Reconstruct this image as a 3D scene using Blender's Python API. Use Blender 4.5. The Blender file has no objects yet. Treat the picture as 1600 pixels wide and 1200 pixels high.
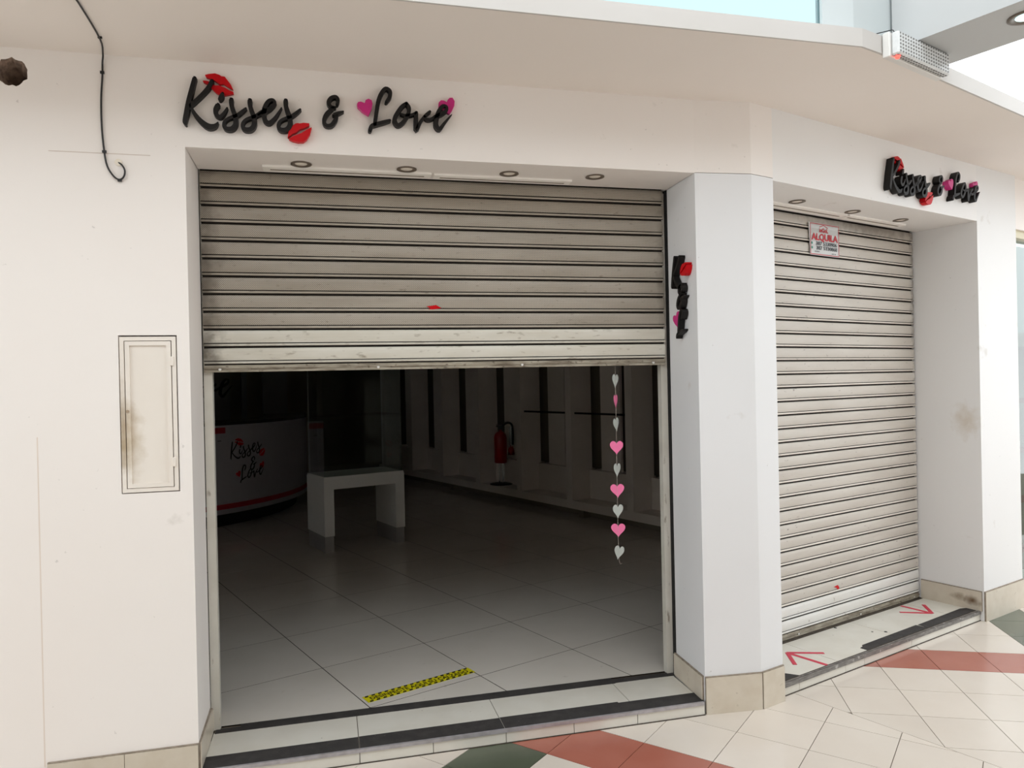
import bpy, bmesh, math, random
from mathutils import Vector, Matrix

random.seed(7)
S = bpy.context.scene
COL = S.collection

# ---------------------------------------------------------------- camera
YAW, PITCH, ROLL = math.radians(13.95), math.radians(-0.197), math.radians(1.237)
fwd = Vector((math.sin(YAW) * math.cos(PITCH), math.cos(YAW) * math.cos(PITCH), math.sin(PITCH)))
rt = Vector((math.cos(YAW), -math.sin(YAW), 0))
up = rt.cross(fwd)
rx = rt * math.cos(ROLL) - up * math.sin(ROLL)
ux = rt * math.sin(ROLL) + up * math.cos(ROLL)
cam_data = bpy.data.cameras.new('camera')
cam_data.sensor_width = 36
cam_data.lens = 36 * 1165 / 1600
cam_data.clip_start = 0.02
cam = bpy.data.objects.new('camera', cam_data)
COL.objects.link(cam)
cam.matrix_world = Matrix(((rx.x, ux.x, -fwd.x, 0), (rx.y, ux.y, -fwd.y, 0), (rx.z, ux.z, -fwd.z, 1.55), (0, 0, 0, 1)))
S.camera = cam

# ---------------------------------------------------------------- light and exposure
W = bpy.data.worlds.new('world')
S.world = W
W.use_nodes = True
bg = W.node_tree.nodes['Background']
bg.inputs['Color'].default_value = (0.93, 0.975, 1.0, 1)
bg.inputs['Strength'].default_value = 2.6
S.view_settings.view_transform = 'Standard'
S.view_settings.look = 'None'
S.view_settings.gamma = 1
S.view_settings.use_curve_mapping = False
S.view_settings.exposure = 0.0


# ---------------------------------------------------------------- helpers
def lin(c):
    return tuple(((v / 255) / 12.92 if v / 255 <= 0.04045 else (((v / 255) + 0.055) / 1.055) ** 2.4) for v in c) + (1,)


def mat(name, rgb, rough=0.5, metal=0.0, var=None, spots=None, stains=(), bump=None, emit=None, islandvar=0, holes=False, spec=0.5, pierced=0):
    m = bpy.data.materials.new(name)
    m.use_nodes = True
    nt = m.node_tree
    N, L = nt.nodes, nt.links
    b = N['Principled BSDF']
    b.inputs['Roughness'].default_value = rough
    b.inputs['Metallic'].default_value = metal
    b.inputs['Specular IOR Level'].default_value = spec
    geo = N.new('ShaderNodeNewGeometry')
    col = N.new('ShaderNodeRGB')
    col.outputs[0].default_value = lin(rgb)
    cur = col.outputs[0]

    def mix(fac, c2):
        nonlocal cur
        x = N.new('ShaderNodeMix')
        x.data_type = 'RGBA'
        L.new(fac, x.inputs[0])
        L.new(cur, x.inputs[6])
        x.inputs[7].default_value = lin(c2)
        cur = x.outputs[2]

    def noise(scale, detail=4, stretch=None):
        n = N.new('ShaderNodeTexNoise')
        n.inputs['Scale'].default_value = scale
        n.inputs['Detail'].default_value = detail
        if stretch:
            v = N.new('ShaderNodeVectorMath')
            v.operation = 'MULTIPLY'
            v.inputs[1].default_value = stretch
            L.new(geo.outputs['Position'], v.inputs[0])
            L.new(v.outputs[0], n.inputs['Vector'])
        else:
            L.new(geo.outputs['Position'], n.inputs['Vector'])
        return n.outputs['Fac']

    def ramp(src, a, b_, k):
        r = N.new('ShaderNodeMapRange')
        r.inputs[1].default_value, r.inputs[2].default_value = a, b_
        r.inputs[3].default_value, r.inputs[4].default_value = 0, k
        L.new(src, r.inputs[0])
        return r.outputs[0]
    if var:
        sc, c2, k = var[:3]
        mix(ramp(noise(sc, 5, var[3] if len(var) > 3 else None), 0.38, 0.68, k), c2)
    if islandvar:
        oi = N.new('ShaderNodeObjectInfo')
        h = N.new('ShaderNodeHueSaturation')
        L.new(ramp(oi.outputs['Random'], 0, 1, 1), h.inputs['Fac'])
        h.inputs['Value'].default_value = 1 - islandvar
        L.new(cur, h.inputs['Color'])
        cur = h.outputs[0]
    for sp in (spots or ()):
        sc, lo, hi, c2, k = sp[:5]
        mix(ramp(noise(sc, 6, sp[5] if len(sp) > 5 else None), lo, hi, k), c2)
    for (c, rad, c2, k) in stains:
        v = N.new('ShaderNodeVectorMath')
        v.operation = 'SUBTRACT'
        L.new(geo.outputs['Position'], v.inputs[0])
        v.inputs[1].default_value = c
        v2 = N.new('ShaderNodeVectorMath')
        v2.operation = 'DIVIDE'
        L.new(v.outputs[0], v2.inputs[0])
        v2.inputs[1].default_value = rad
        ln = N.new('ShaderNodeVectorMath')
        ln.operation = 'LENGTH'
        L.new(v2.outputs[0], ln.inputs[0])
        a = N.new('ShaderNodeMath')
        a.operation = 'ADD'
        L.new(ln.outputs['Value'], a.inputs[0])
        nz = noise(22, 5)
        nn = N.new('ShaderNodeMath')
        nn.operation = 'MULTIPLY_ADD'
        L.new(nz, nn.inputs[0])
        nn.inputs[1].default_value = 1.2
        nn.inputs[2].default_value = -0.6
        L.new(nn.outputs[0], a.inputs[1])
        mix(ramp(a.outputs[0], 1.0, 0.15, k), c2)
    if holes:   # fine perforation of the slats
        sx = N.new('ShaderNodeSeparateXYZ')
        L.new(geo.outputs['Position'], sx.inputs[0])
        outs = []
        for s in (1, -1):
            a = N.new('ShaderNodeMath')
            a.operation = 'MULTIPLY_ADD'
            L.new(sx.outputs[2], a.inputs[0])
            a.inputs[1].default_value = s
            L.new(sx.outputs[0], a.inputs[2])
            c = N.new('ShaderNodeMath')
            c.operation = 'MULTIPLY'
            L.new(a.outputs[0], c.inputs[0])
            c.inputs[1].default_value = math.pi / 0.0085
            d = N.new('ShaderNodeMath')
            d.operation = 'SINE'
            L.new(c.outputs[0], d.inputs[0])
            e = N.new('ShaderNodeMath')
            e.operation = 'ABSOLUTE'
            L.new(d.outputs[0], e.inputs[0])
            outs.append(e.outputs[0])
        q = N.new('ShaderNodeMath')
        q.operation = 'MULTIPLY'
        L.new(outs[0], q.inputs[0])
        L.new(outs[1], q.inputs[1])
        # object height inside the slat: only the flat band is perforated
        tc = N.new('ShaderNodeTexCoord')
        so = N.new('ShaderNodeSeparateXYZ')
        L.new(tc.outputs['Object'], so.inputs[0])
        band = N.new('ShaderNodeMath')
        band.operation = 'GREATER_THAN'
        L.new(so.outputs[2], band.inputs[0])
        band.inputs[1].default_value = 0.019
        q2 = N.new('ShaderNodeMath')
        q2.operation = 'MULTIPLY'
        L.new(ramp(q.outputs[0], 0.45, 0.7, 0.62), q2.inputs[0])
        L.new(band.outputs[0], q2.inputs[1])
        mix(q2.outputs[0], (62, 56, 48))
    L.new(cur, b.inputs['Base Color'])
    if pierced:     # micro-perforated band of a slat: a share of it is open
        tc = N.new('ShaderNodeTexCoord')
        so = N.new('ShaderNodeSeparateXYZ')
        L.new(tc.outputs['Object'], so.inputs[0])
        gt = N.new('ShaderNodeMath')
        gt.operation = 'GREATER_THAN'
        L.new(so.outputs[2], gt.inputs[0])
        gt.inputs[1].default_value = 0.024
        ml = N.new('ShaderNodeMath')
        ml.operation = 'MULTIPLY'
        L.new(gt.outputs[0], ml.inputs[0])
        ml.inputs[1].default_value = pierced
        tr = N.new('ShaderNodeBsdfTransparent')
        ms = N.new('ShaderNodeMixShader')
        L.new(ml.outputs[0], ms.inputs[0])
        L.new(b.outputs[0], ms.inputs[1])
        L.new(tr.outputs[0], ms.inputs[2])
        L.new(ms.outputs[0], N['Material Output'].inputs[0])
    if bump:
        bn = N.new('ShaderNodeBump')
        bn.inputs['Strength'].default_value = bump[1]
        bn.inputs['Distance'].default_value = 0.002
        L.new(noise(bump[0], 4), bn.inputs['Height'])
        L.new(bn.outputs[0], b.inputs['Normal'])
    if emit:
        b.inputs['Emission Color'].default_value = lin(emit[0])
        b.inputs['Emission Strength'].default_value = emit[1]
    return m


def glass_mat(name, tint, refl=0.08):
    m = bpy.data.materials.new(name)
    m.use_nodes = True
    N, L = m.node_tree.nodes, m.node_tree.links
    N.remove(N['Principled BSDF'])
    t = N.new('ShaderNodeBsdfTransparent')
    t.inputs[0].default_value = tint + (1,)
    g = N.new('ShaderNodeBsdfGlossy')
    g.inputs['Roughness'].default_value = 0.02
    f = N.new('ShaderNodeFresnel')
    f.inputs[0].default_value = 1.5
    x = N.new('ShaderNodeMixShader')
    # reflect on the outer faces only
    ge = N.new('ShaderNodeNewGeometry')
    iv = N.new('ShaderNodeMath')
    iv.operation = 'SUBTRACT'
    iv.inputs[0].default_value = 1.0
    L.new(ge.outputs['Backfacing'], iv.inputs[1])
    mu = N.new('ShaderNodeMath')
    mu.operation = 'MULTIPLY'
    L.new(iv.outputs[0], mu.inputs[0])
    L.new(f.outputs[0], mu.inputs[1])
    m2 = N.new('ShaderNodeMath')      # both faces of the pane reflect
    m2.operation = 'MULTIPLY'
    m2.use_clamp = True
    m2.inputs[1].default_value = 1.9
    L.new(mu.outputs[0], m2.inputs[0])
    L.new(m2.outputs[0], x.inputs[0])
    L.new(t.outputs[0], x.inputs[1])
    L.new(g.outputs[0], x.inputs[2])
    L.new(x.outputs[0], N['Material Output'].inputs[0])
    return m


def obj(name, bm, m, parent=None, loc=None, rot=None, kind=None, label=None, cat=None, group=None, smooth=False):
    if isinstance(bm, bmesh.types.BMesh):
        bmesh.ops.recalc_face_normals(bm, faces=bm.faces)
        me = bpy.data.meshes.new(name)
        bm.to_mesh(me)
        bm.free()
        if m:
            me.materials.append(m)
    else:
        me = bm
    if smooth:
        for p in me.polygons:
            p.use_smooth = True
    o = bpy.data.objects.new(name, me)
    COL.objects.link(o)
    if parent:
        o.parent = parent
    if loc:
        o.location = loc
    if rot is not None:
        o.rotation_euler = (0, 0, rot)
    props(o, kind, label, cat, group)
    return o


def props(o, kind=None, label=None, cat=None, group=None):
    for k, v in (('kind', kind), ('label', label), ('category', cat), ('group', group)):
        if v:
            o[k] = v


def empty(name, loc=(0, 0, 0), rot=0, kind=None, label=None, cat=None, group=None):
    o = bpy.data.objects.new(name, None)
    COL.objects.link(o)
    o.location = loc
    o.rotation_euler = (0, 0, rot)
    o.empty_display_size = 0.1
    props(o, kind, label, cat, group)
    return o


def B():
    return bmesh.new()


def box(bm, x0, x1, y0, y1, z0, z1):
    v = [bm.verts.new((x, y, z)) for z in (z0, z1) for x, y in ((x0, y0), (x1, y0), (x1, y1), (x0, y1))]
    for f in ((3, 2, 1, 0), (4, 5, 6, 7), (0, 1, 5, 4), (1, 2, 6, 5), (2, 3, 7, 6), (3, 0, 4, 7)):
        bm.faces.new([v[i] for i in f])
    return bm


def bx(*a):
    return box(B(), *a)


def bevel(bm, w=0.003, seg=1):
    bmesh.ops.bevel(bm, geom=list(bm.edges), offset=w, segments=seg, affect='EDGES')
    return bm


def prism(bm, poly, z0, z1):
    """vertical prism over a plan polygon"""
    a = [bm.verts.new((x, y, z0)) for x, y in poly]
    b = [bm.verts.new((x, y, z1)) for x, y in poly]
    n = len(poly)
    bm.faces.new(a[::-1])
    bm.faces.new(b)
    for i in range(n):
        bm.faces.new((a[i], a[(i + 1) % n], b[(i + 1) % n], b[i]))
    return bm


def plate(bm, poly, t, f=lambda a, b, c: (a, -c, b)):
    """outline in a wall plane (a along, b up), t thick towards the viewer; f maps (a, b, depth) to xyz"""
    n = len(poly)
    lo = [bm.verts.new(f(a, b, 0)) for a, b in poly]
    hi = [bm.verts.new(f(a, b, t)) for a, b in poly]
    bm.faces.new(lo[::-1])
    bm.faces.new(hi)
    for i in range(n):
        bm.faces.new((lo[i], lo[(i + 1) % n], hi[(i + 1) % n], hi[i]))
    return bm


def cyl(bm, c, r, h, axis='z', n=24, r2=None):
    r2 = r if r2 is None else r2
    def P(a, rr, t):
        u, v = rr * math.cos(a), rr * math.sin(a)
        return {'z': (c[0] + u, c[1] + v, c[2] + t), 'y': (c[0] + u, c[1] + t, c[2] + v), 'x': (c[0] + t, c[1] + u, c[2] + v)}[axis]
    a = [bm.verts.new(P(2 * math.pi * i / n, r, 0)) for i in range(n)]
    b = [bm.verts.new(P(2 * math.pi * i / n, r2, h)) for i in range(n)]
    bm.faces.new(a[::-1])
    bm.faces.new(b)
    for i in range(n):
        bm.faces.new((a[i], a[(i + 1) % n], b[(i + 1) % n], b[i]))
    return bm


def lathe(bm, prof, n=24, c=(0, 0, 0)):
    rings = []
    for r, z in prof:
        if r < 1e-5:
            rings.append([bm.verts.new((c[0], c[1], c[2] + z))])
        else:
            rings.append([bm.verts.new((c[0] + r * math.cos(2 * math.pi * i / n), c[1] + r * math.sin(2 * math.pi * i / n), c[2] + z)) for i in range(n)])
    for A, C in zip(rings, rings[1:]):
        for i in range(n):
            j = (i + 1) % n
            q = [A[i % len(A)], A[j % len(A)], C[j % len(C)], C[i % len(C)]]
            q = list(dict.fromkeys(q))
            if len(q) > 2:
                bm.faces.new(q)
    return bm


def catmull(pts, k=4):
    out = []
    n = len(pts)
    for i in range(n - 1):
        p0, p1, p2, p3 = pts[max(i - 1, 0)], pts[i], pts[i + 1], pts[min(i + 2, n - 1)]
        for j in range(k):
            t = j / k
            out.append(tuple(0.5 * ((2 * b) + (-a + c) * t + (2 * a - 5 * b + 4 * c - d) * t * t + (-a + 3 * b - 3 * c + d) * t ** 3)
                             for a, b, c, d in zip(p0, p1, p2, p3)))
    out.append(tuple(pts[-1]))
    return out


def tube(bm, pts, r, n=8, smooth=3):
    P = [Vector(p) for p in (catmull(pts, smooth) if smooth > 1 else pts)]
    rings = []
    ref = None
    for i, p in enumerate(P):
        d = (P[min(i + 1, len(P) - 1)] - P[max(i - 1, 0)]).normalized()
        if ref is None:
            ref = d.orthogonal().normalized()
        ref = (ref - d * ref.dot(d)).normalized()
        s = d.cross(ref)
        rings.append([bm.verts.new(p + (ref * math.cos(2 * math.pi * k / n) + s * math.sin(2 * math.pi * k / n)) * r) for k in range(n)])
    for A, C in zip(rings, rings[1:]):
        for k in range(n):
            bm.faces.new((A[k], A[(k + 1) % n], C[(k + 1) % n], C[k]))
    bm.faces.new(rings[0][::-1])
    bm.faces.new(rings[-1])
    return bm


def ribbon(bm, stroke, t, f, k=4):
    """brush stroke (a, b, half width) t thick with rounded ends"""
    P = catmull(stroke, k)
    Lf, Rt = [], []
    n = len(P)
    for i, (x, y, r) in enumerate(P):
        x0, y0 = P[max(i - 1, 0)][:2]
        x1, y1 = P[min(i + 1, n - 1)][:2]
        dx, dy = x1 - x0, y1 - y0
        q = math.hypot(dx, dy) or 1
        dx, dy = dx / q, dy / q
        if i == 0:
            cap = [(x - dx * r * math.cos(a) + dy * r * math.sin(a), y - dy * r * math.cos(a) - dx * r * math.sin(a)) for a in (-1.0, -0.4, 0.4, 1.0)]
        if i == n - 1:
            cap2 = [(x + dx * r * math.cos(a) - dy * r * math.sin(a), y + dy * r * math.cos(a) + dx * r * math.sin(a)) for a in (-1.0, -0.4, 0.4, 1.0)]
        Lf.append((x - dy * r, y + dx * r))
        Rt.append((x + dy * r, y - dx * r))
    for a, b, c, d in zip(Lf, Lf[1:], Rt[1:], Rt):
        try:
            plate(bm, (a, b, c, d), t, f)
        except ValueError:
            pass
    plate(bm, [Lf[0]] + cap[::-1] + [Rt[0]], t, f)
    plate(bm, [Rt[-1]] + cap2 + [Lf[-1]], t, f)
    return bm


def clip(poly, a, b, c):
    """keep the part of a plan polygon where a x + b y >= c"""
    out = []
    for i, p in enumerate(poly):
        q = poly[(i + 1) % len(poly)]
        dp, dq = a * p[0] + b * p[1] - c, a * q[0] + b * q[1] - c
        if dp >= 0:
            out.append(p)
        if (dp < 0) != (dq < 0):
            t = dp / (dp - dq)
            out.append((p[0] + (q[0] - p[0]) * t, p[1] + (q[1] - p[1]) * t))
    return out


def area(p):
    return abs(sum(p[i][0] * p[(i + 1) % len(p)][1] - p[(i + 1) % len(p)][0] * p[i][1] for i in range(len(p)))) / 2


def shrink(poly, g):
    """pull every edge of a convex polygon in by g"""
    s = sum(poly[i][0] * poly[(i + 1) % len(poly)][1] - poly[(i + 1) % len(poly)][0] * poly[i][1] for i in range(len(poly)))
    out = list(poly)
    for i in range(len(poly)):
        p, q = poly[i], poly[(i + 1) % len(poly)]
        dx, dy = q[0] - p[0], q[1] - p[1]
        l = math.hypot(dx, dy)
        if l < 1e-6:
            continue
        nx, ny = (-dy / l, dx / l) if s > 0 else (dy / l, -dx / l)
        out = clip(out, nx, ny, nx * p[0] + ny * p[1] + g)
        if len(out) < 3:
            return []
    return out


def text_mesh(txt, size, extr=0.0002, bold=0.0):
    c = bpy.data.curves.new('t', 'FONT')
    c.body = txt
    c.size = size
    c.extrude = extr
    c.offset = bold
    c.resolution_u = 3
    c.align_x = 'CENTER'
    c.align_y = 'CENTER'
    o = bpy.data.objects.new('t', c)
    COL.objects.link(o)
    bpy.context.view_layer.update()
    me = bpy.data.meshes.new_from_object(o.evaluated_get(bpy.context.evaluated_depsgraph_get()))
    bpy.data.objects.remove(o)
    bpy.data.curves.remove(c)
    return me


# ---------------------------------------------------------------- frames: corner wall B and the shop interior
BA = (1.937, 3.096)
BT = math.radians(19)
IT = math.radians(20.5)


def Bp(s, n):
    return (BA[0] + s * math.cos(BT) - n * math.sin(BT), BA[1] + s * math.sin(BT) + n * math.cos(BT))


def Ip(u, v):
    return (u * math.cos(IT) - v * math.sin(IT), u * math.sin(IT) + v * math.cos(IT))

# ---------------------------------------------------------------- materials
SCUFF = [(7, 0.69, 0.80, (176, 166, 154), 0.5), (38, 0.72, 0.77, (120, 110, 100), 0.3)]
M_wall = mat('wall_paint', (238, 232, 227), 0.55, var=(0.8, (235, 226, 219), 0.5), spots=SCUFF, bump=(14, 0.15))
M_wall_cool_light = mat('wall_paint_cool_light', (224, 224, 225), 0.5, var=(1.5, (218, 218, 218), 0.5), spots=SCUFF, bump=(14, 0.15),  # same wall paint; cool light on the pillar put into its colour
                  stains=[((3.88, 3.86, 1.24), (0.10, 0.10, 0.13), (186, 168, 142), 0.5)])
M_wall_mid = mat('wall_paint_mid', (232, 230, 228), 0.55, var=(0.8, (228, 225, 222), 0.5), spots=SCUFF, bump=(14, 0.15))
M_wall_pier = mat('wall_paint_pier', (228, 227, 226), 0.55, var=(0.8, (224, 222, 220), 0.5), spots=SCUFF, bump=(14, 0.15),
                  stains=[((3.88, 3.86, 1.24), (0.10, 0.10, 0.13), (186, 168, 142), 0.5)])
M_mortar = mat('mortar_bed', (150, 138, 124), 0.9, var=(40, (118, 106, 92), 0.7))
M_ceil = mat('ceiling_paint', (236, 228, 221), 0.7, var=(0.7, (230, 221, 212), 0.6), bump=(6, 0.1))
M_fascia = mat('fascia_paint', (200, 196, 192), 0.6, var=(2, (192, 187, 181), 0.5))
M_bb = mat('baseboard_tile', (204, 194, 178), 0.35, var=(14, (194, 182, 164), 0.7), spots=[(30, 0.66, 0.74, (140, 124, 104), 0.5)])
M_bb_stain = mat('baseboard_tile_stained', (204, 194, 178), 0.4, var=(14, (194, 182, 164), 0.7),
                 stains=[(Bp(2.10, 0.06) + (0.115,), (0.06, 0.06, 0.035), (92, 62, 24), 0.95), (Bp(2.10, 0.15) + (0.125,), (0.05, 0.05, 0.03), (104, 78, 40), 0.8)])
M_grout = mat('grout', (104, 92, 80), 0.9, var=(30, (130, 118, 104), 0.6))
M_dirt = mat('dark_dirty_joint', (58, 50, 42), 0.9, var=(40, (92, 82, 70), 0.7))
M_beige = mat('mall_tile_beige', (210, 199, 187), 0.16, var=(2.5, (218, 209, 198), 0.6), islandvar=0.07, spots=[(60, 0.73, 0.78, (150, 140, 126), 0.5)])
M_red = mat('mall_tile_red', (164, 98, 82), 0.2, var=(5, (172, 108, 92), 0.6), islandvar=0.06)
M_green = mat('mall_tile_green', (84, 90, 74), 0.2, var=(5, (92, 98, 82), 0.6), islandvar=0.05)
M_step = mat('step_tile', (214, 210, 200), 0.22, var=(6, (204, 198, 186), 0.6), spots=[(45, 0.72, 0.78, (120, 110, 100), 0.6)])
M_shoptile = mat('shop_tile', (218, 212, 203), 0.10, var=(4, (210, 204, 194), 0.6), islandvar=0.05, spots=[(18, 0.70, 0.78, (150, 142, 130), 0.35)])
M_tape = mat('black_grip_tape', (44, 41, 40), 0.85, var=(20, (58, 54, 52), 0.8), spots=[(70, 0.68, 0.74, (96, 90, 86), 0.5)], bump=(400, 0.5))
M_alu = mat('aluminium', (182, 178, 182), 0.4, 0.4, var=(30, (150, 144, 142), 0.6, (1, 1, 1)))
M_slat = mat('shutter_slat', (178, 169, 156), 0.42, 0.0, var=(2.2, (158, 148, 134), 0.8, (1, 1, 5)), holes=True,
             spots=[(26, 0.64, 0.76, (104, 92, 76), 0.5, (1, 1, 3))],
             stains=[((-0.53, 3.44, 2.0), (0.11, 1, 0.75), (84, 74, 62), 0.8), ((1.68, 3.44, 2.1), (0.07, 1, 0.6), (84, 74, 62), 0.7)])
M_slat_solid = mat('shutter_slat_solid', (212, 208, 197), 0.4, 0.0, var=(3, (200, 194, 180), 0.8, (1, 1, 5)),
                   spots=[(16, 0.60, 0.74, (128, 116, 98), 0.7, (1, 1, 3))],
                   stains=[((-0.53, 3.44, 1.7), (0.12, 1, 0.2), (84, 74, 62), 0.9)])
M_slatB = mat('shutter_slat_closed', (226, 219, 209), 0.42, pierced=0.22, var=(2.2, (212, 203, 192), 0.8, (1, 1, 5)),
              spots=[(30, 0.66, 0.76, (110, 98, 84), 0.7, (1, 1, 3))],
              stains=[(Bp(2.12, 0.4) + (2.0,), (0.07, 0.3, 0.8), (70, 62, 52), 0.8), (Bp(1.6, 0.4) + (2.46,), (0.8, 0.4, 0.07), (110, 98, 84), 0.6)])
M_slatB_white = mat('shutter_slat_white', (226, 224, 220), 0.4, var=(3, (214, 210, 202), 0.8), spots=[(24, 0.66, 0.76, (130, 120, 108), 0.6)])
M_bar = mat('shutter_bottom_bar', (172, 164, 148), 0.45, var=(10, (110, 98, 82), 0.9, (1, 1, 6)), spots=[(40, 0.6, 0.7, (82, 70, 56), 0.8)])
M_rail = mat('guide_rail', (206, 202, 192), 0.45, var=(6, (190, 184, 172), 0.7), spots=[(24, 0.64, 0.72, (120, 106, 90), 0.8, (1, 1, 0.4))])
M_black = mat('black_plastic', (22, 20, 20), 0.4)
M_letter = mat('sign_black', (24, 21, 20), 0.5, spec=0.25)
M_lip = mat('sign_red', (192, 2, 16), 0.4, spec=0.2)
M_pink = mat('sign_magenta', (196, 28, 120), 0.35)
M_dark = mat('dark_void', (14, 13, 12), 0.9)
M_white = mat('white_plastic', (226, 224, 220), 0.4)
M_panel = mat('panel_door', (232, 224, 214), 0.5, var=(2, (222, 210, 198), 0.6),
              stains=[((-0.745, 3.11, 1.36), (0.075, 0.3, 0.17), (170, 146, 108), 0.7), ((-0.757, 3.11, 1.40), (0.02, 0.3, 0.2), (150, 128, 98), 0.5)])
M_lam = mat('white_laminate', (232, 224, 216), 0.45, var=(3, (224, 216, 206), 0.5))
M_lam_white = mat('white_lacquer', (242, 242, 238), 0.35)
M_counter = mat('counter_white_dimmed', (180, 178, 184), 0.35)  # white like the bench; weaker light there put into a greyer colour
M_alu_worn = mat('worn_nosing', (132, 128, 124), 0.5, 0.3, var=(24, (88, 82, 78), 0.8, (1, 1, 6)), spots=[(30, 0.6, 0.7, (190, 186, 182), 0.7)])
M_silver = mat('brushed_plinth', (176, 176, 174), 0.35, 0.3)
M_chrome = mat('chrome', (200, 200, 200), 0.15, 1.0)
M_ext = mat('extinguisher_red', (170, 10, 18), 0.3)
M_hose = mat('black_rubber', (16, 16, 16), 0.5)
M_ctop = mat('counter_dark_top', (26, 24, 24), 0.25)
M_cred = mat('counter_red_stripe', (170, 14, 40), 0.35)
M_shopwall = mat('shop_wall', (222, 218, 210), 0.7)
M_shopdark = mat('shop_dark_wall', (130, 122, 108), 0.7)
M_board = mat('grey_board', (120, 118, 116), 0.6)
M_hpink = mat('paper_pink', (242, 120, 168), 0.6)
M_hgrey = mat('paper_silver', (196, 202, 196), 0.5)
M_yellow = mat('tape_yellow', (214, 204, 20), 0.35)
M_ink = mat('ink_black', (20, 16, 14), 0.5)
M_arrow = mat('tape_red', (196, 34, 66), 0.4)
M_posterw = mat('poster_vinyl', (206, 208, 208), 0.35)
M_posterr = mat('poster_red', (200, 24, 44), 0.5)
M_posterk = mat('poster_grey_ink', (46, 50, 58), 0.5)
M_postert = mat('poster_teal', (70, 150, 130), 0.5)
M_brown = mat('rust_brown', (120, 74, 60), 0.8)
M_glass = glass_mat('cabinet_glass', (0.93, 0.96, 0.95))
M_shopglass = glass_mat('shopfront_glass', (0.75, 0.82, 0.80))
M_clere = glass_mat('tinted_clerestory_glass', (0.52, 0.62, 0.635))
M_cream = mat('cream_frame', (206, 196, 164), 0.4)
M_hole = mat('broken_plaster', (150, 128, 112), 0.95, var=(40, (88, 70, 60), 0.9), bump=(60, 1.0))
M_can = mat('downlight_ring', (104, 92, 80), 0.35, 0.2)
M_lens = mat('downlight_lens', (240, 232, 220), 0.3)
M_led = mat('lit_lens', (230, 255, 255), 0.3, emit=((190, 250, 250), 2.5))
M_redled = mat('red_indicator', (255, 90, 80), 0.3, emit=((255, 70, 60), 2.5))
M_diff = mat('prismatic_diffuser', (222, 224, 224), 0.25, var=(60, (206, 208, 208), 0.6))
M_dot = mat('prism_shadow', (120, 120, 118), 0.3)

ZC = 2.825      # soffit height
ZF = 2.895      # top of the fascia
ZS = 0.06       # shop floor and step height

# ================================================================ SETTING
# ---- walls
def ragged(n, r, seed):
    rnd = random.Random(seed)
    return [r * rnd.uniform(0.91, 1.08) for _ in range(n)]


bm = B()
# left wall front plane with two openings: the panel niche and the broken hole
Y0, Y1 = 3.12, 3.45
xs = [-4.5, -1.20, -1.01, -0.768, -0.561, -0.515]
zs = [0, 1.152, 1.758, 2.64, 2.83]
def quad(x0, x1, z0, z1, y=Y0):
    bm.faces.new([bm.verts.new(p) for p in ((x0, y, z0), (x1, y, z0), (x1, y, z1), (x0, y, z1))])
for i in range(5):
    for j in range(4):
        if (i == 3 and j == 1) or (i == 1 and j == 3):
            continue
        quad(xs[i], xs[i + 1], zs[j], zs[j + 1])
# hole cell: square with a ragged round opening
hc, hr, hn = (-1.104, 2.735), 0.052, 28
R = ragged(hn, hr, 3)
ring = [bm.verts.new((hc[0] + R[k] * math.cos(2 * math.pi * k / hn), Y0, hc[1] + R[k] * math.sin(2 * math.pi * k / hn))) for k in range(hn)]
def sq(a):
    c, s = math.cos(a), math.sin(a)
    tx = ((xs[2] if c > 0 else xs[1]) - hc[0]) / c if abs(c) > 1e-6 else 1e9
    tz = ((zs[4] if s > 0 else zs[3]) - hc[1]) / s if abs(s) > 1e-6 else 1e9
    t = min(tx, tz)
    return (hc[0] + c * t, Y0, hc[1] + s * t)
opos = [sq(2 * math.pi * k / hn) for k in range(hn)]
for cx_ in (xs[1], xs[2]):      # the four corners of the cell belong to the ring
    for cz_ in (zs[3], zs[4]):
        k = round(math.atan2(cz_ - hc[1], cx_ - hc[0]) / (2 * math.pi) * hn) % hn
        opos[k] = (cx_, Y0, cz_)
outer = [bm.verts.new(p) for p in opos]
for k in range(hn):
    bm.faces.new((outer[k], outer[(k + 1) % hn], ring[(k + 1) % hn], ring[k]))
# returns: niche, reveal side, ends
def qd(*p):
    bm.faces.new([bm.verts.new(q) for q in p])
qd((-0.515, Y0, 0), (-0.52, Y1, 0), (-0.52, Y1, 2.83), (-0.515, Y0, 2.83))
qd((-4.5, Y1, 0), (-0.52, Y1, 0), (-0.52, Y1, 2.83), (-4.5, Y1, 2.83))
nb = 3.165
for a, b in (((-0.768, 1.152), (-0.561, 1.152)), ((-0.561, 1.152), (-0.561, 1.758)), ((-0.561, 1.758), (-0.768, 1.758)), ((-0.768, 1.758), (-0.768, 1.152))):
    qd((a[0], Y0, a[1]), (b[0], Y0, b[1]), (b[0], nb, b[1]), (a[0], nb, a[1]))
quad(-0.768, -0.561, 1.152, 1.758, nb)
wl = obj('wall_left', bm, M_wall, kind='structure')
# broken plaster tube inside the hole
bm = B()
rings = []
for d, f in ((0, 1), (0.012, 0.93), (0.035, 0.86), (0.06, 0.80), (0.11, 0.5)):
    rr = [x * f for x in R] if d < 0.02 else [x * f for x in ragged(hn, hr, int(d * 1000))]
    rings.append([bm.verts.new((hc[0] + rr[k] * math.cos(2 * math.pi * k / hn), Y0 + d, hc[1] + rr[k] * math.sin(2 * math.pi * k / hn) - d * 0.25)) for k in range(hn)])
for A_, C_ in zip(rings, rings[1:]):
    for k in range(hn):
        bm.faces.new((A_[k], A_[(k + 1) % hn], C_[(k + 1) % hn], C_[k]))
bm.faces.new(rings[-1])
obj('broken_hole', bm, M_hole, wl)
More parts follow.
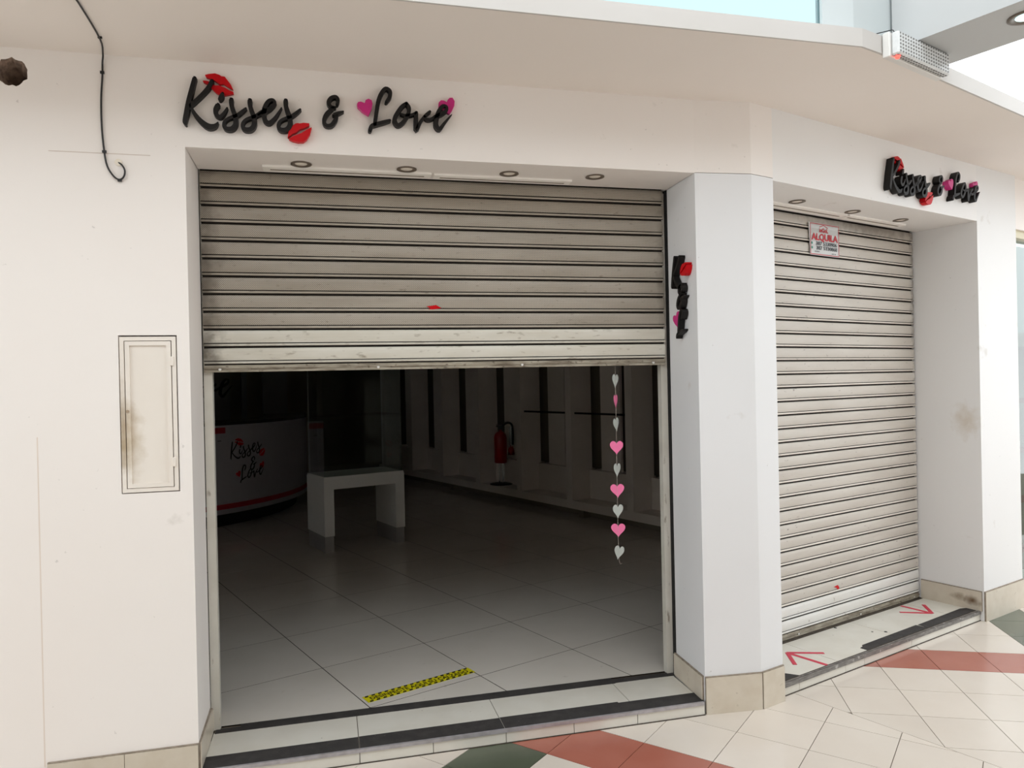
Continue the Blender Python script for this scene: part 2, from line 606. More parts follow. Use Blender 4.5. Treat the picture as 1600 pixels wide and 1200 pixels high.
# vertical seam bead and a thin crack line of filler on the left wall
obj('seam', bx(-0.99, -0.64, 3.1195, 3.1206, 2.448, 2.451), mat('hairline', (206, 192, 180), 0.7), wl)
obj('seam', bx(-1.052, -1.048, 3.1195, 3.121, 0.15, 1.38), mat('seam_filler', (222, 208, 196), 0.7), wl)

# header over the wide opening and the corner above the pillar
bm = B()
box(bm, -0.515, 1.66, 3.12, 3.425, 2.49, ZC + 0.01)
prism(bm, [(1.66, 3.12), (1.937, 3.097), Bp(0.155, 0), Bp(0.155, 0.40), (1.66, 3.5)], 2.4925, ZC + 0.01)
wf = obj('wall_front', bm, M_wall, kind='structure')
# pillar between the two openings
bm = prism(B(), [(1.66, 3.12), (1.937, 3.097), Bp(0.155, 0), Bp(0.155, 0.46), (1.675, 3.56)], 0, 2.49)
obj('wall_corner', bm, M_wall_cool_light, kind='structure')
# header and pier of the corner shop side
bm = B()
prism(bm, [Bp(0.155, 0), Bp(2.10, 0), Bp(2.10, 0.385), Bp(0.155, 0.385)], 2.48, ZC + 0.01)
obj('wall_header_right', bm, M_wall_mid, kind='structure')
bm = B()
prism(bm, [Bp(2.10, 0), Bp(2.61, 0), Bp(2.61, 0.5), Bp(2.10, 0.5)], 0, ZC + 0.01)
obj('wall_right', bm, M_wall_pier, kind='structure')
# neighbouring shop front beyond the pier
bm = B()
prism(bm, [Bp(2.61, 0.03), Bp(6.0, 0.03), Bp(6.0, 0.3), Bp(2.61, 0.3)], 2.49, ZC + 0.01)
prism(bm, [Bp(2.61, 0.03), Bp(6.0, 0.03), Bp(6.0, 0.3), Bp(2.61, 0.3)], 0, 0.12)
wn = obj('wall_neighbour', bm, M_wall, kind='structure')
win = obj('window_1', prism(B(), [Bp(2.66, 0.10), Bp(5.9, 0.10), Bp(5.9, 0.108), Bp(2.66, 0.108)], 0.12, 2.45), M_shopglass, kind='structure')
bm = B()
prism(bm, [Bp(2.61, 0.05), Bp(6.0, 0.05), Bp(6.0, 0.14), Bp(2.61, 0.14)], 2.44, 2.50)
prism(bm, [Bp(2.61, 0.07), Bp(2.66, 0.07), Bp(2.66, 0.14), Bp(2.61, 0.14)], 0.12, 2.44)
obj('window_frame', bm, M_cream, win)
bm = B()
prism(bm, [Bp(2.61, 1.3), Bp(6.0, 1.3), Bp(6.0, 1.35), Bp(2.61, 1.35)], 0, ZC)
prism(bm, [Bp(2.61, 0.3), Bp(2.66, 0.3), Bp(2.66, 1.3), Bp(2.61, 1.3)], 0, ZC)
obj('wall_back_neighbour', bm, mat('neighbour_wall', (104, 116, 112), 0.6), kind='structure')

# shop interior shell
bm = B()
prism(bm, [Ip(5.55, 2.6), Ip(5.75, 2.6), Ip(5.75, 12.8), Ip(5.55, 12.8)], 0, 2.83)
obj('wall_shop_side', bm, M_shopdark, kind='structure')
bm = B()
prism(bm, [Ip(-1.5, 12.0), Ip(5.6, 12.0), Ip(5.6, 12.2), Ip(-1.5, 12.2)], 0, 2.83)
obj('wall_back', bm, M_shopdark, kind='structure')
bm = B()
box(bm, -5.2, -5.0, 3.4, 13, 0, 2.83)
obj('wall_shop_left', bm, M_shopwall, kind='structure')
bm = B()
prism(bm, [(-5.2, 3.44), (1.7, 3.44), Bp(0.2, 0.39), Bp(2.7, 0.39), Ip(5.75, 2.6), Ip(5.75, 12.8), (-5.2, 13.5)], 2.84, 2.9)
obj('ceiling_shop', bm, M_shopwall, kind='structure')

# low ceiling over the walkway edge with its fascia
SOF = [(-4.5, 2.497), (2.0528, 2.487), (2.1625, 2.523), (5.2, 3.692), Bp(6, 0.5), Bp(0.0, 0.5), (1.6, 3.5), (-4.5, 3.5)]
ce = obj('ceiling', prism(B(), SOF, ZC, ZF - 0.008), M_ceil, kind='structure')
fb = B()
FP = [(-4.5, 2.495), (2.053, 2.485), (2.163, 2.521), (5.2, 3.69)]
prism(fb, FP + [(5.197, 3.699), (2.160, 2.530), (2.051, 2.494), (-4.5, 2.504)], ZC - 0.001, ZF)
obj('trim_1', fb, M_fascia, kind='structure')

# clerestory glazing and upper wall above the fascia, and the cross beam
FT = math.atan2(3.69 - 2.521, 5.2 - 2.163)
cl = obj('window_2', bx(-4.5, 1.93, 2.575, 2.583, ZF, 4.6), M_clere, kind='structure')
obj('window_frame', bx(-4.5, 1.93, 2.56, 2.60, 4.6, 4.66), M_fascia, cl)
bm = B()
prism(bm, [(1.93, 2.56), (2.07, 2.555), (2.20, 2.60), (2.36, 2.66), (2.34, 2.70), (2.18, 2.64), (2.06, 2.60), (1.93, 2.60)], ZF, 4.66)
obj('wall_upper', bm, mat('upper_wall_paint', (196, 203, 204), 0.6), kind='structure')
def Fp(s, n):   # along / out of the angled fascia
    return (2.163 + s * math.cos(FT) - n * math.sin(FT), 2.521 + s * math.sin(FT) + n * math.cos(FT))
bm = B()
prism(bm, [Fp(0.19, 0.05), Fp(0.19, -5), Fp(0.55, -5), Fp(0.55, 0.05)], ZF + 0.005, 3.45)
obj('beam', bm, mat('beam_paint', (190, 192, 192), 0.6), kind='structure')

# far side of the mall walkway (behind the camera)
bm = B()
box(bm, -9, 12, -7.2, -7.0, 0, 3.3)
obj('wall_opposite', bm, mat('opposite_wall', (236, 226, 216), 0.7), kind='structure')

# unseen roof slab added behind the camera, its edge shaped to cut daylight; the skylight strip runs along the shop fronts
obj('ceiling_light_blocker', prism(B(), [(-9, -7.2), (12, -7.2), (12, -2.2), (5, -0.8), (0.5, 0.1), (-9, 0.1)], 3.3, 3.5), M_ceil, kind='structure')

# ---- mall floor: two tile grids that meet at a seam
fl = obj('floor', bx(-9, 12, -7, 4.6, -0.05, -0.004), M_grout, kind='structure')
tile_n = 0
rest = {id(m): (B(), m) for m in (M_beige, M_red, M_green)}
SX, SY = 2.27, 2.98
sd = (0.385, -0.923)          # seam direction
sn = (0.923, 0.385)           # towards the right-hand grid
sc = sn[0] * SX + sn[1] * SY
fac_n = (-math.sin(BT), math.cos(BT))
def floor_tiles(org, ang, size, side, colour):
    global tile_n
    c, s = math.cos(ang), math.sin(ang)
    cells = []
    for i in range(-40, 40):
        for j in range(-40, 40):
            P = [(org[0] + (i + a) * size * c - (j + b) * size * s, org[1] + (i + a) * size * s + (j + b) * size * c) for a, b in ((0, 0), (1, 0), (1, 1), (0, 1))]
            cx, cy = sum(p[0] for p in P) / 4, sum(p[1] for p in P) / 4
            if not (-4 < cx < 7 and -4 < cy < 4.6):
                continue
            P = clip(P, side * sn[0], side * sn[1], side * sc)
            if len(P) < 3:
                continue
            if side < 0:
                P = clip(P, 0, -1, -3.25)
            else:
                P = clip(P, -fac_n[0], -fac_n[1], -(fac_n[0] * BA[0] + fac_n[1] * BA[1]) - 0.1)
            if len(P) < 3 or area(P) < 2e-4:
                continue
            P = shrink(P, 0.0016)
            if len(P) < 3:
                continue
            cells.append((math.hypot(cx - 0.9, cy - 2.9), i, j, P, cx, cy))
    cells.sort(key=lambda q: q[0])
    for k, (_, i, j, P, cx, cy) in enumerate(cells):
        m = colour(i, j)
        if tile_n < 260 and cy > 1.2 and k < 130:
            obj('floor_tile', prism(B(), P, -0.006, 0.0), m, fl)
            tile_n += 1
        else:
            prism(rest[id(m)][0], P, -0.006, 0.0)
# left grid: q axis 41.5 deg, p axis -48.5 deg; i counts along p, j along q
def colL(i, j):
    if j == -2:
        return M_red
    if i == -3 and j < -2:
        return M_green
    return M_beige
floor_tiles((1.702, 2.923), math.radians(-48.5), 0.300, -1, colL)
def colR(i, j):
    if j == 0:
        return M_red
    if i == 2 and j > 0:
        return M_green
    return M_beige
# right grid: i along R (-24.3 deg), j along S
floor_tiles((3.07, 3.235), math.radians(-24.3), 0.291, 1, colR)
for bmx, m in rest.values():
    if len(bmx.verts):
        obj('distant_tiles', bmx, m, fl, kind='stuff')

# ---- baseboards: single tiles
def bb_run(parent, pts, z0, z1, m, size=0.3, t=0.012):
    """tiles along plan line a->b standing on the outer side (to the right of travel)"""
    (x0, y0), (x1, y1) = pts
    l = math.hypot(x1 - x0, y1 - y0)
    dx, dy = (x1 - x0) / l, (y1 - y0) / l
    nx, ny = dy, -dx
    k = max(1, round(l / size))
    for i in range(k):
        a, b = l * i / k + 0.0012, l * (i + 1) / k - 0.0012
        poly = [(x0 + dx * a, y0 + dy * a), (x0 + dx * b, y0 + dy * b), (x0 + dx * b + nx * t, y0 + dy * b + ny * t), (x0 + dx * a + nx * t, y0 + dy * a + ny * t)]
        obj('baseboard_tile', prism(B(), poly, z0, z1), m, parent)
def bb(name, *runs, z1=0.163):
    """dirty mortar bed first (thin, slightly taller), tiles in front as parts"""
    bm = B()
    for pts, z0, m, sz in runs:
        (x0, y0), (x1, y1) = pts
        l = math.hypot(x1 - x0, y1 - y0)
        nx, ny = (y1 - y0) / l, -(x1 - x0) / l
        prism(bm, [(x0, y0), (x1, y1), (x1 + nx * 0.008, y1 + ny * 0.008), (x0 + nx * 0.008, y0 + ny * 0.008)], z0, z1 + 0.004)
    o = obj(name, bm, M_mortar, kind='structure')
    for pts, z0, m, sz in runs:
        bb_run(o, pts, z0, z1 - 0.001, m, sz)
    return o
bb('baseboard_left', (((-1.04, 3.12), (-0.515, 3.12)), 0, M_bb, 0.26), (((-0.517, 3.12), (-0.52, 3.44)), ZS, M_bb, 0.4))
bb('baseboard_corner', (((1.66, 3.12), (1.937, 3.097)), 0, M_bb, 0.4), ((BA, Bp(0.155, 0)), 0, M_bb, 0.4), (((1.672, 3.44), (1.66, 3.13)), ZS, M_bb, 0.4), z1=0.168)
bb('baseboard_right', ((Bp(2.10, 0), Bp(2.61, 0)), 0, M_bb, 0.6), ((Bp(2.10, 0.385), Bp(2.10, 0.01)), ZS, M_bb_stain, 0.6), z1=0.18)
bb('baseboard_shop_left', (((-0.52, 3.45), (-0.522, 3.64)), ZS, M_bb, 0.3), z1=0.155)

# ---- steps
def step(name, frame, x0, x1, y0, y1, joints, riser_joints, bed):
    """entrance step in a local frame: x along, y into the shop"""
    P = lambda poly: [frame(*p) for p in poly]
    root = obj(name, prism(B(), P([(x0, y0 + 0.02), (x1, y0 + 0.02), (x1, bed), (x0, bed)]), 0, ZS - 0.006), M_grout, kind='structure')
    e = [x0] + joints + [x1]
    for a, b in zip(e, e[1:]):
        obj('step_tile', prism(B(), P([(a + 0.0015, y0 + 0.008), (b - 0.0015, y0 + 0.008), (b - 0.0015, y1), (a + 0.0015, y1)]), ZS - 0.007, ZS), M_step, root)
    obj('base_joint', prism(B(), P([(x0, y0 + 0.002), (x1, y0 + 0.002), (x1, y0 + 0.008), (x0, y0 + 0.008)]), 0.0, 0.0035), M_dirt, root)
    e = [x0] + riser_joints + [x1]
    for a, b in zip(e, e[1:]):
        obj('riser_tile', prism(B(), P([(a + 0.0015, y0 + 0.006), (b - 0.0015, y0 + 0.006), (b - 0.0015, y0 + 0.019), (a + 0.0015, y0 + 0.019)]), 0.0, ZS - 0.013), M_step, root)
    return root
stA = step('step_front', lambda x, y: (x, y), -0.507, 1.652, 3.105, 3.43, [0.098, 0.709, 1.326], [0.098, 0.40, 0.714, 1.02, 1.32], 3.50)
bm = B()
box(bm, -0.507, 1.648, 3.105, 3.1165, ZS - 0.012, ZS + 0.002)
obj('nosing', bm, M_alu, stA)
for a, b, y0, y1 in ((-0.505, 0.096, 3.118, 3.219), (0.1, 0.709, 3.118, 3.221), (0.712, 1.27, 3.118, 3.224), (1.27, 1.652, 3.118, 3.214)):
    obj('grip_strip', bx(a, b, y0, y1, ZS - 0.001, ZS + 0.0018), M_tape, stA)
for a, b, y0, y1 in ((-0.50, -0.40, 3.425, 3.468), (-0.40, 0.62, 3.425, 3.492), (0.62, 1.34, 3.425, 3.492), (1.34, 1.66, 3.432, 3.474)):
    obj('grip_strip', bx(a, b, y0, y1, ZS - 0.001, ZS + 0.0018), M_tape, stA)
stB = step('step_right', Bp, 0.165, 2.098, 0.018, 0.37, [0.66, 1.27, 1.88], [0.31, 0.69, 0.86, 1.32, 1.86], 0.44)
bm = B()
prism(bm, [Bp(0.168, 0.017), Bp(2.095, 0.017), Bp(2.095, 0.024), Bp(0.168, 0.024)], ZS - 0.018, ZS + 0.003)
prism(bm, [Bp(0.168, 0.029), Bp(2.095, 0.029), Bp(2.095, 0.036), Bp(0.168, 0.036)], ZS - 0.002, ZS + 0.003)
obj('nosing', bm, M_alu_worn, stB)
prev = prism(B(), [Bp(0.168, 0.024), Bp(2.095, 0.024), Bp(2.095, 0.046), Bp(0.168, 0.046)], ZS - 0.002, ZS + 0.0012)
obj('nosing_strip', prev, M_dirt, stB)
for poly in ([(0.168, 0.047), (0.34, 0.047), (0.30, 0.112), (0.168, 0.13)],
             [(0.925, 0.047), (1.53, 0.047), (1.525, 0.112), (0.97, 0.106), (0.955, 0.092), (0.925, 0.088)],
             [(1.532, 0.047), (2.09, 0.047), (2.09, 0.10), (2.05, 0.118), (1.54, 0.108)]):
    obj('grip_strip', prism(B(), [Bp(*p) for p in poly], ZS - 0.001, ZS + 0.0018), M_tape, stB)
for s_, n_, r_ in ((1.218, 0.197, 0.006), (1.279, 0.152, 0.009), (1.113, 0.362, 0.009)):
    obj('bolt_hole', cyl(B(), Bp(s_, n_) + (ZS - 0.0005,), r_, 0.001, 'z', 14), M_dark, stB)
# threshold of the closed shutter: dirty line on the step
obj('threshold', prism(B(), [Bp(0.165, 0.372), Bp(2.098, 0.372), Bp(2.098, 0.44), Bp(0.165, 0.44)], ZS - 0.007, ZS - 0.001), M_dirt, stB)

# ---- shop floor
sf = obj('floor_shop', prism(B(), [(-5, 3.494), (1.70, 3.494), Bp(0.2, 0.441), Bp(2.6, 0.441), Ip(5.55, 2.7), Ip(5.55, 12), Ip(-1.5, 12), (-5, 12.5)], 0.0, ZS - 0.0006), mat('shop_joint', (36, 31, 27), 0.9, spec=0.1), kind='structure')
OX, OY, TS = 0.508, 4.277, 0.603
TA = math.radians(21)
rb = B()
cnt = 0
for i in range(-14, 12):
    for j in range(-4, 16):
        c, s = math.cos(TA), math.sin(TA)
        P = [(OX + (i + a) * TS * c - (j + b) * TS * s, OY + (i + a) * TS * s + (j + b) * TS * c) for a, b in ((0, 0), (1, 0), (1, 1), (0, 1))]
        P = clip(P, 0, 1, 3.495)
        P = clip(P, -math.cos(IT), -math.sin(IT), -5.45) if P else P
        P = clip(P, 1, 0, -4.9) if P else P
        if P and max(p[0] for p in P) > 1.6:
            P = clip(P, fac_n[0], fac_n[1], fac_n[0] * BA[0] + fac_n[1] * BA[1] + 0.442)
        if len(P) < 3 or area(P) < 1e-3:
            continue
        P = shrink(P, 0.0024)
        if len(P) < 3:
            continue
        obj('floor_tile', prism(B(), P, ZS - 0.005, ZS), M_shoptile, sf)
        cnt += 1

# ================================================================ THINGS
# ---- roller shutters
PITCH_S = 0.077
M_groove = mat('slat_groove_shade_grime', (46, 38, 32), 0.8)
def slat_mesh(w, m, name):
    prof = [(0.014, 0.077), (0.004, 0.0765), (0.0, 0.0735), (-0.0025, 0.062), (-0.0032, 0.048), (-0.0025, 0.034), (-0.0005, 0.0225), (0.006, 0.0215),
            (0.006, 0.0192), (0.0005, 0.0185), (-0.0045, 0.0155), (-0.0050, 0.0120), (-0.0020, 0.0085), (0.014, 0.0075), (0.014, 0.0)]
    bm = B()
    n = len(prof)
    A_ = [[bm.verts.new((x, y, z)) for y, z in prof] for x in (0, w)]
    Bk = [[bm.verts.new((x, 0.016, z)) for z in (0.077, 0.0)] for x in (0, w)]
    for k in range(n - 1):
        bm.faces.new((A_[0][k], A_[0][k + 1], A_[1][k + 1], A_[1][k]))
    bm.faces.new((Bk[0][0], Bk[0][1], Bk[1][1], Bk[1][0]))
    bm.faces.new((A_[0][0], A_[1][0], Bk[1][0], Bk[0][0]))
    bm.faces.new((A_[0][-1], A_[1][-1], Bk[1][1], Bk[0][1]))
    bmesh.ops.recalc_face_normals(bm, faces=bm.faces)
    for f in bm.faces:      # grime and painted shade darken the grooves between the slats
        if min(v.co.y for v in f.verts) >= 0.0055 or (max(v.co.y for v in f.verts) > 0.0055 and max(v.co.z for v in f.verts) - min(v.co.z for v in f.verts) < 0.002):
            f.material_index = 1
    me = bpy.data.meshes.new(name)
    bm.to_mesh(me)
    bm.free()
    me.materials.append(m)
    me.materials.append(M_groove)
    return me

def shutter(name, loc, rot, w, z_bottom, z_top, n_solid, m, m_solid, label, group=None):
    root = empty(name, (loc[0], loc[1], z_bottom), rot, label=label, cat='shutter', group=group)
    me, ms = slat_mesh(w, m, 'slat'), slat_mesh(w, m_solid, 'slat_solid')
    bar = B()
    box(bar, 0, w, -0.004, 0.014, 0.0, 0.006)
    box(bar, 0, w, 0.000, 0.012, 0.006, 0.030)
    box(bar, 0, w, -0.006, 0.010, 0.016, 0.021)
    b = obj('bottom_bar', bar, M_bar, root)
    for k in range(4):
        obj('screw', cyl(B(), (w * (0.03 + 0.313 * k), -0.006, 0.012), 0.006, 0.007, 'y', 10), M_white, b)
    z = 0.028
    k = 0
    while z_bottom + z < z_top:
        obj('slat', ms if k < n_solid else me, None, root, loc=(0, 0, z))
        z += PITCH_S
        k += 1
    return root
shA = shutter('roller_shutter', (-0.513, 3.447, 0), 0, 2.165, 1.617, 2.50, 2, M_slat, M_slat_solid,
              'half-raised perforated grey roller shutter over the dark shop entrance')
p = Bp(0.158, 0.402)
shB = shutter('roller_shutter', (p[0], p[1], 0), BT, 1.935, ZS + 0.002, 2.49, 2, M_slatB, M_slatB_white,
              'fully lowered grey roller shutter carrying the rent notice')
# torn red remnants of tape stuck to the shutters
obj('tape_scrap', plate(B(), [(0.455, 1.905), (0.500, 1.912), (0.525, 1.898), (0.495, 1.893), (0.452, 1.887), (0.475, 1.898)], 0.0008, lambda a, b, c: (a, 3.4435 - c, b)), M_lip,
    label='torn scrap of red tape stuck on the half-raised shutter', cat='tape')
obj('tape_scrap', plate(B(), [(1.16, 0.285), (1.20, 0.290), (1.215, 0.272), (1.20, 0.262), (1.185, 0.276)], 0.0008,
    lambda a, b, c: Bp(a, 0.3985 - c) + (b,)), M_lip, label='small torn red tape scrap low on the lowered shutter', cat='tape')

# casings where the shutters roll up, closing the shop behind the headers
obj('trim_2', bx(-0.515, 1.70, 3.47, 3.75, 2.50, 2.84), M_dark, kind='structure')
obj('trim_3', prism(B(), [Bp(0.155, 0.43), Bp(2.4, 0.43), Bp(2.4, 0.7), Bp(0.155, 0.7)], 2.49, 2.84), M_dark, kind='structure')

def rail(loc, rot, side, z1, label):
    bm = B()
    box(bm, 0, 0.036, 0.020, 0.060, 0, z1)
    box(bm, 0.004, 0.032, 0.060, 0.064, 0, z1)
    return obj('guide_rail', bm, M_rail, loc=loc, rot=rot, label=label, cat='rail')
rail((-0.518, 3.442, ZS), 0, 1, 2.42, 'white shutter guide rail beside the counter')
rail((1.634, 3.442, ZS), 0, -1, 2.42, 'white shutter guide rail next to the hanging paper hearts')
obj('gap_shade_strip', bx(1.668, 1.677, 3.43, 3.47, ZS, 2.49), M_dark, kind='structure')  # dark strip painted for the shade in the gap beside the rail

# ---- recessed downlights
def downlight(loc, label, r=0.043, lens=None, group=None, rot=0):
    root = empty('downlight', loc, rot, label=label, cat='light', group=group)
    obj('ring', lathe(B(), [(r, 0.0), (r + 0.001, -0.004), (r * 0.86, -0.006), (r * 0.62, -0.002), (r * 0.58, 0.0)], 28), M_can, root, smooth=True)
    obj('lens', lathe(B(), [(r * 0.60, -0.001), (r * 0.4, -0.003), (0.0, -0.0035)], 24), lens or M_lens, root, smooth=True)
    return root
for (x, y), t in zip(((-0.085, 3.275), (0.36, 3.277), (0.82, 3.272), (1.225, 3.255)),
                     ('first from the broken-hole wall', 'second from the broken-hole wall', 'third from the broken-hole wall', 'fourth, beside the pillar')):
    downlight((x, y, 2.49), 'unlit round downlight over the half-raised shutter, ' + t, group='downlights over the wide entrance')
for (s, n), t in zip(((0.628, 0.212), (1.136, 0.215), (1.625, 0.212)), ('nearest the central pillar', 'middle of its row of three', 'nearest the far pier')):
    q = Bp(s, n)
    downlight((q[0], q[1], 2.48), 'unlit round downlight over the lowered shutter, ' + t, group='downlights over the corner entrance')
q = Fp(0.37, -0.28)
downlight((2.625, 2.285, ZF + 0.005), 'lit cyan-white downlight in the underside of the cross beam', 0.066, M_led)

# ---- access strips beside the downlights
def strip(frame, a, b, y0, y1, z, slot, label):
    root_bm = B()
    P = lambda *q: [frame(*k) for k in q]
    prism(root_bm, P((a, y0), (b, y0), (b, y1), (a, y1)), z - 0.009, z)
    root = obj('access_strip', root_bm, M_ceil2, label=label, cat='panel')
    obj('slot', prism(B(), P((a + 0.03, y0 + slot), (b - 0.03, y0 + slot), (b - 0.03, y0 + slot + 0.012), (a + 0.03, y0 + slot + 0.012)), z - 0.0105, z - 0.0085), M_slot, root)
    return root
M_ceil2 = mat('access_strip_paint', (250, 246, 240), 0.5)
M_slot = mat('strip_gap', (150, 140, 128), 0.6)
idf = lambda x, y: (x, y)
strip(idf, -0.245, 0.475, 3.315, 3.385, 2.49, 0.03, 'long white access strip in the soffit over the wide entrance, wall end')
strip(idf, 0.488, 1.138, 3.325, 3.385, 2.49, 0.03, 'long white access strip in the soffit over the wide entrance, pillar end')
strip(Bp, 0.25, 1.175, 0.27, 0.35, 2.48, 0.03, 'white access strip over the lowered shutter, pillar end')
strip(Bp, 1.19, 1.78, 0.265, 0.345, 2.48, 0.03, 'white access strip over the lowered shutter, pier end')

# ---- lettering of the shop signs
STROKES={
'K':[[(0.0193,0.1802,0.0076),(0.0082,0.1369,0.0086),(-0.0039,0.0886,0.0092),(-0.0134,0.0405,0.0091),(-0.0198,0.0096,0.0076),(-0.0168,-0.0011,0.0038)],[(0.0823,0.1748,0.007),(0.0689,0.1482,0.0077),(0.0427,0.1157,0.007),(0.0167,0.0883,0.007),(0.0021,0.0737,0.0063)],[(0.002,0.0686,0.0051),(0.0188,0.0392,0.0076),(0.0405,0.0134,0.0095),(0.0656,-0.0038,0.0115),(0.0881,-0.0007,0.0084),(0.1006,0.0138,0.0026)]],
'i':[[(0.1198,0.1287,0.0058),(0.1157,0.1157,0.009),(0.1097,0.1051,0.0071)],[(0.1018,0.0823,0.0084),(0.0927,0.0645,0.0077),(0.0955,0.0442,0.0084),(0.1098,0.0366,0.0077),(0.1247,0.053,0.0058),(0.1358,0.0736,0.0029)]],
's':[[(0.1517,0.1063,0.0085),(0.1513,0.0891,0.0081),(0.1573,0.0654,0.0088),(0.1655,0.0385,0.0091),(0.1649,0.0109,0.0091),(0.1525,-0.0063,0.0091),(0.133,-0.0089,0.0085),(0.1229,0.0015,0.0071),(0.1255,0.0188,0.0059),(0.1404,0.0327,0.0058),(0.1698,0.0456,0.0066),(0.193,0.0644,0.0059),(0.2047,0.0755,0.0043)]],
's2':[[(0.2208,0.1084,0.0086),(0.2204,0.0911,0.0082),(0.2265,0.0673,0.0088),(0.2348,0.0402,0.0092),(0.2342,0.0125,0.0092),(0.2216,-0.0049,0.0092),(0.2019,-0.0075,0.0085),(0.1917,0.0029,0.0072),(0.1944,0.0203,0.0059),(0.2094,0.0344,0.0059),(0.2392,0.0474,0.0066),(0.2627,0.0662,0.0059),(0.2745,0.0774,0.0043)]],
'e':[[(0.2518,0.0537,0.0047),(0.2786,0.0694,0.0073),(0.3005,0.0865,0.0073),(0.3146,0.1055,0.006),(0.3061,0.1164,0.006),(0.2894,0.109,0.0073),(0.2763,0.0838,0.0086),(0.2723,0.0558,0.009),(0.2771,0.0318,0.009),(0.2925,0.0248,0.0076),(0.3129,0.0445,0.006),(0.3284,0.0682,0.004),(0.3395,0.0874,0.002)]],
's3':[[(0.3562,0.1165,0.0088),(0.3558,0.099,0.0084),(0.362,0.0749,0.0091),(0.3705,0.0475,0.0094),(0.3699,0.0195,0.0094),(0.3571,0.0019,0.0094),(0.3369,-0.0007,0.0087),(0.3265,0.0098,0.0074),(0.3292,0.0274,0.006),(0.3445,0.0417,0.0061),(0.375,0.0548,0.0067),(0.399,0.0739,0.0061),(0.4111,0.0852,0.0044)]],
'and':[[(0.5546,0.1146,0.0053),(0.5595,0.1323,0.0068),(0.5515,0.1461,0.0065),(0.5326,0.1401,0.0075),(0.5216,0.1212,0.0079),(0.5299,0.1052,0.0068),(0.5468,0.1024,0.0049)],[(0.5392,0.1008,0.006),(0.5142,0.0751,0.0083),(0.5024,0.0474,0.0075),(0.5095,0.0285,0.0071),(0.5301,0.0298,0.0079),(0.5464,0.0502,0.0083),(0.5544,0.07,0.0053)],[(0.5416,0.0723,0.0072),(0.5614,0.0813,0.0065),(0.5786,0.0883,0.0034)]],
'L':[[(0.7526,0.1388,0.0062),(0.7667,0.1606,0.0078),(0.7688,0.1844,0.0075),(0.7519,0.1946,0.007),(0.7352,0.1761,0.0081),(0.7216,0.1437,0.0086),(0.7138,0.1039,0.0081),(0.7071,0.0643,0.0078),(0.704,0.0445,0.007)],[(0.6841,0.0186,0.0078),(0.6911,0.0366,0.0077),(0.7098,0.0449,0.0078),(0.7411,0.0558,0.0074),(0.7654,0.0641,0.0055)]],
'o':[[(0.8349,0.139,0.0064),(0.8149,0.1226,0.0079),(0.7926,0.0895,0.0086),(0.785,0.0653,0.009),(0.7975,0.0464,0.0078),(0.8194,0.0596,0.0079),(0.8399,0.0926,0.0079),(0.846,0.1207,0.0072),(0.8349,0.139,0.0064)],[(0.8123,0.0927,0.0043),(0.8299,0.0891,0.0055),(0.8557,0.0928,0.0056),(0.8717,0.1018,0.0052)]],
'v':[[(0.8757,0.1029,0.0072),(0.873,0.0709,0.0088),(0.8742,0.0332,0.0087),(0.8929,0.0682,0.0064),(0.9134,0.0954,0.0056),(0.9318,0.1113,0.0056)]],
'e2':[[(0.9093,0.0911,0.0048),(0.917,0.0785,0.006),(0.9351,0.0796,0.006),(0.9575,0.0943,0.0068),(0.9799,0.1049,0.0077),(1.0012,0.1212,0.0069),(1.0008,0.1372,0.0057),(0.9846,0.1373,0.0069),(0.9679,0.1129,0.0085),(0.9593,0.0844,0.0093),(0.9566,0.0562,0.0093),(0.9704,0.0411,0.0081),(0.9911,0.0664,0.0057),(1.0119,0.0918,0.0033),(1.0236,0.1046,0.0016)]],
}
SHAPES={
'lipA_upper':[(0.0557,0.2001),(0.0701,0.2046),(0.0926,0.2088),(0.1086,0.2042),(0.1165,0.199),(0.1278,0.1989),(0.1388,0.1843),(0.1498,0.1697),(0.1584,0.1497),(0.1431,0.1572),(0.1239,0.1688),(0.1094,0.1666),(0.092,0.179),(0.0761,0.1863),(0.0602,0.1902)],
'lipA_lower':[(0.0466,0.1772),(0.06,0.1776),(0.0759,0.1743),(0.0884,0.1616),(0.1077,0.1624),(0.1301,0.1545),(0.1444,0.1459),(0.1589,0.1412),(0.1594,0.1336),(0.1359,0.1265),(0.1133,0.1224),(0.0942,0.133),(0.0801,0.1474),(0.0629,0.1648),(0.0502,0.1707)],
'lipB_upper':[(0.3604,-0.0293),(0.3636,-0.0082),(0.3758,0.0153),(0.3913,0.0285),(0.3998,0.0308),(0.4082,0.0296),(0.4218,0.0332),(0.4449,0.0326),(0.4447,0.0231),(0.4247,0.0131),(0.4077,0.0067),(0.3939,-0.0064),(0.3803,-0.0124),(0.3666,-0.0237)],
'lipB_lower':[(0.3647,-0.0343),(0.3801,-0.0229),(0.3971,-0.0149),(0.4141,-0.008),(0.4313,0.0047),(0.4537,0.0176),(0.4463,-0.0103),(0.4339,-0.0321),(0.4201,-0.0434),(0.3998,-0.0453),(0.3796,-0.0415)],
'heartA':[(0.6797,0.0801),(0.6531,0.096),(0.6362,0.1124),(0.6346,0.124),(0.6393,0.1317),(0.6501,0.134),(0.6654,0.1288),(0.6695,0.142),(0.6812,0.1479),(0.6934,0.1425),(0.6969,0.1283),(0.6926,0.1064)],
'heartB':[(0.9705,0.1391),(0.9721,0.1572),(0.9812,0.1659),(0.9933,0.1655),(1.0053,0.1595),(1.0096,0.1699),(1.0179,0.1785),(1.0301,0.1802),(1.0388,0.1659),(1.0367,0.1456),(1.0269,0.1249),(1.0164,0.1101),(0.9963,0.1188),(0.9764,0.1287)],
}

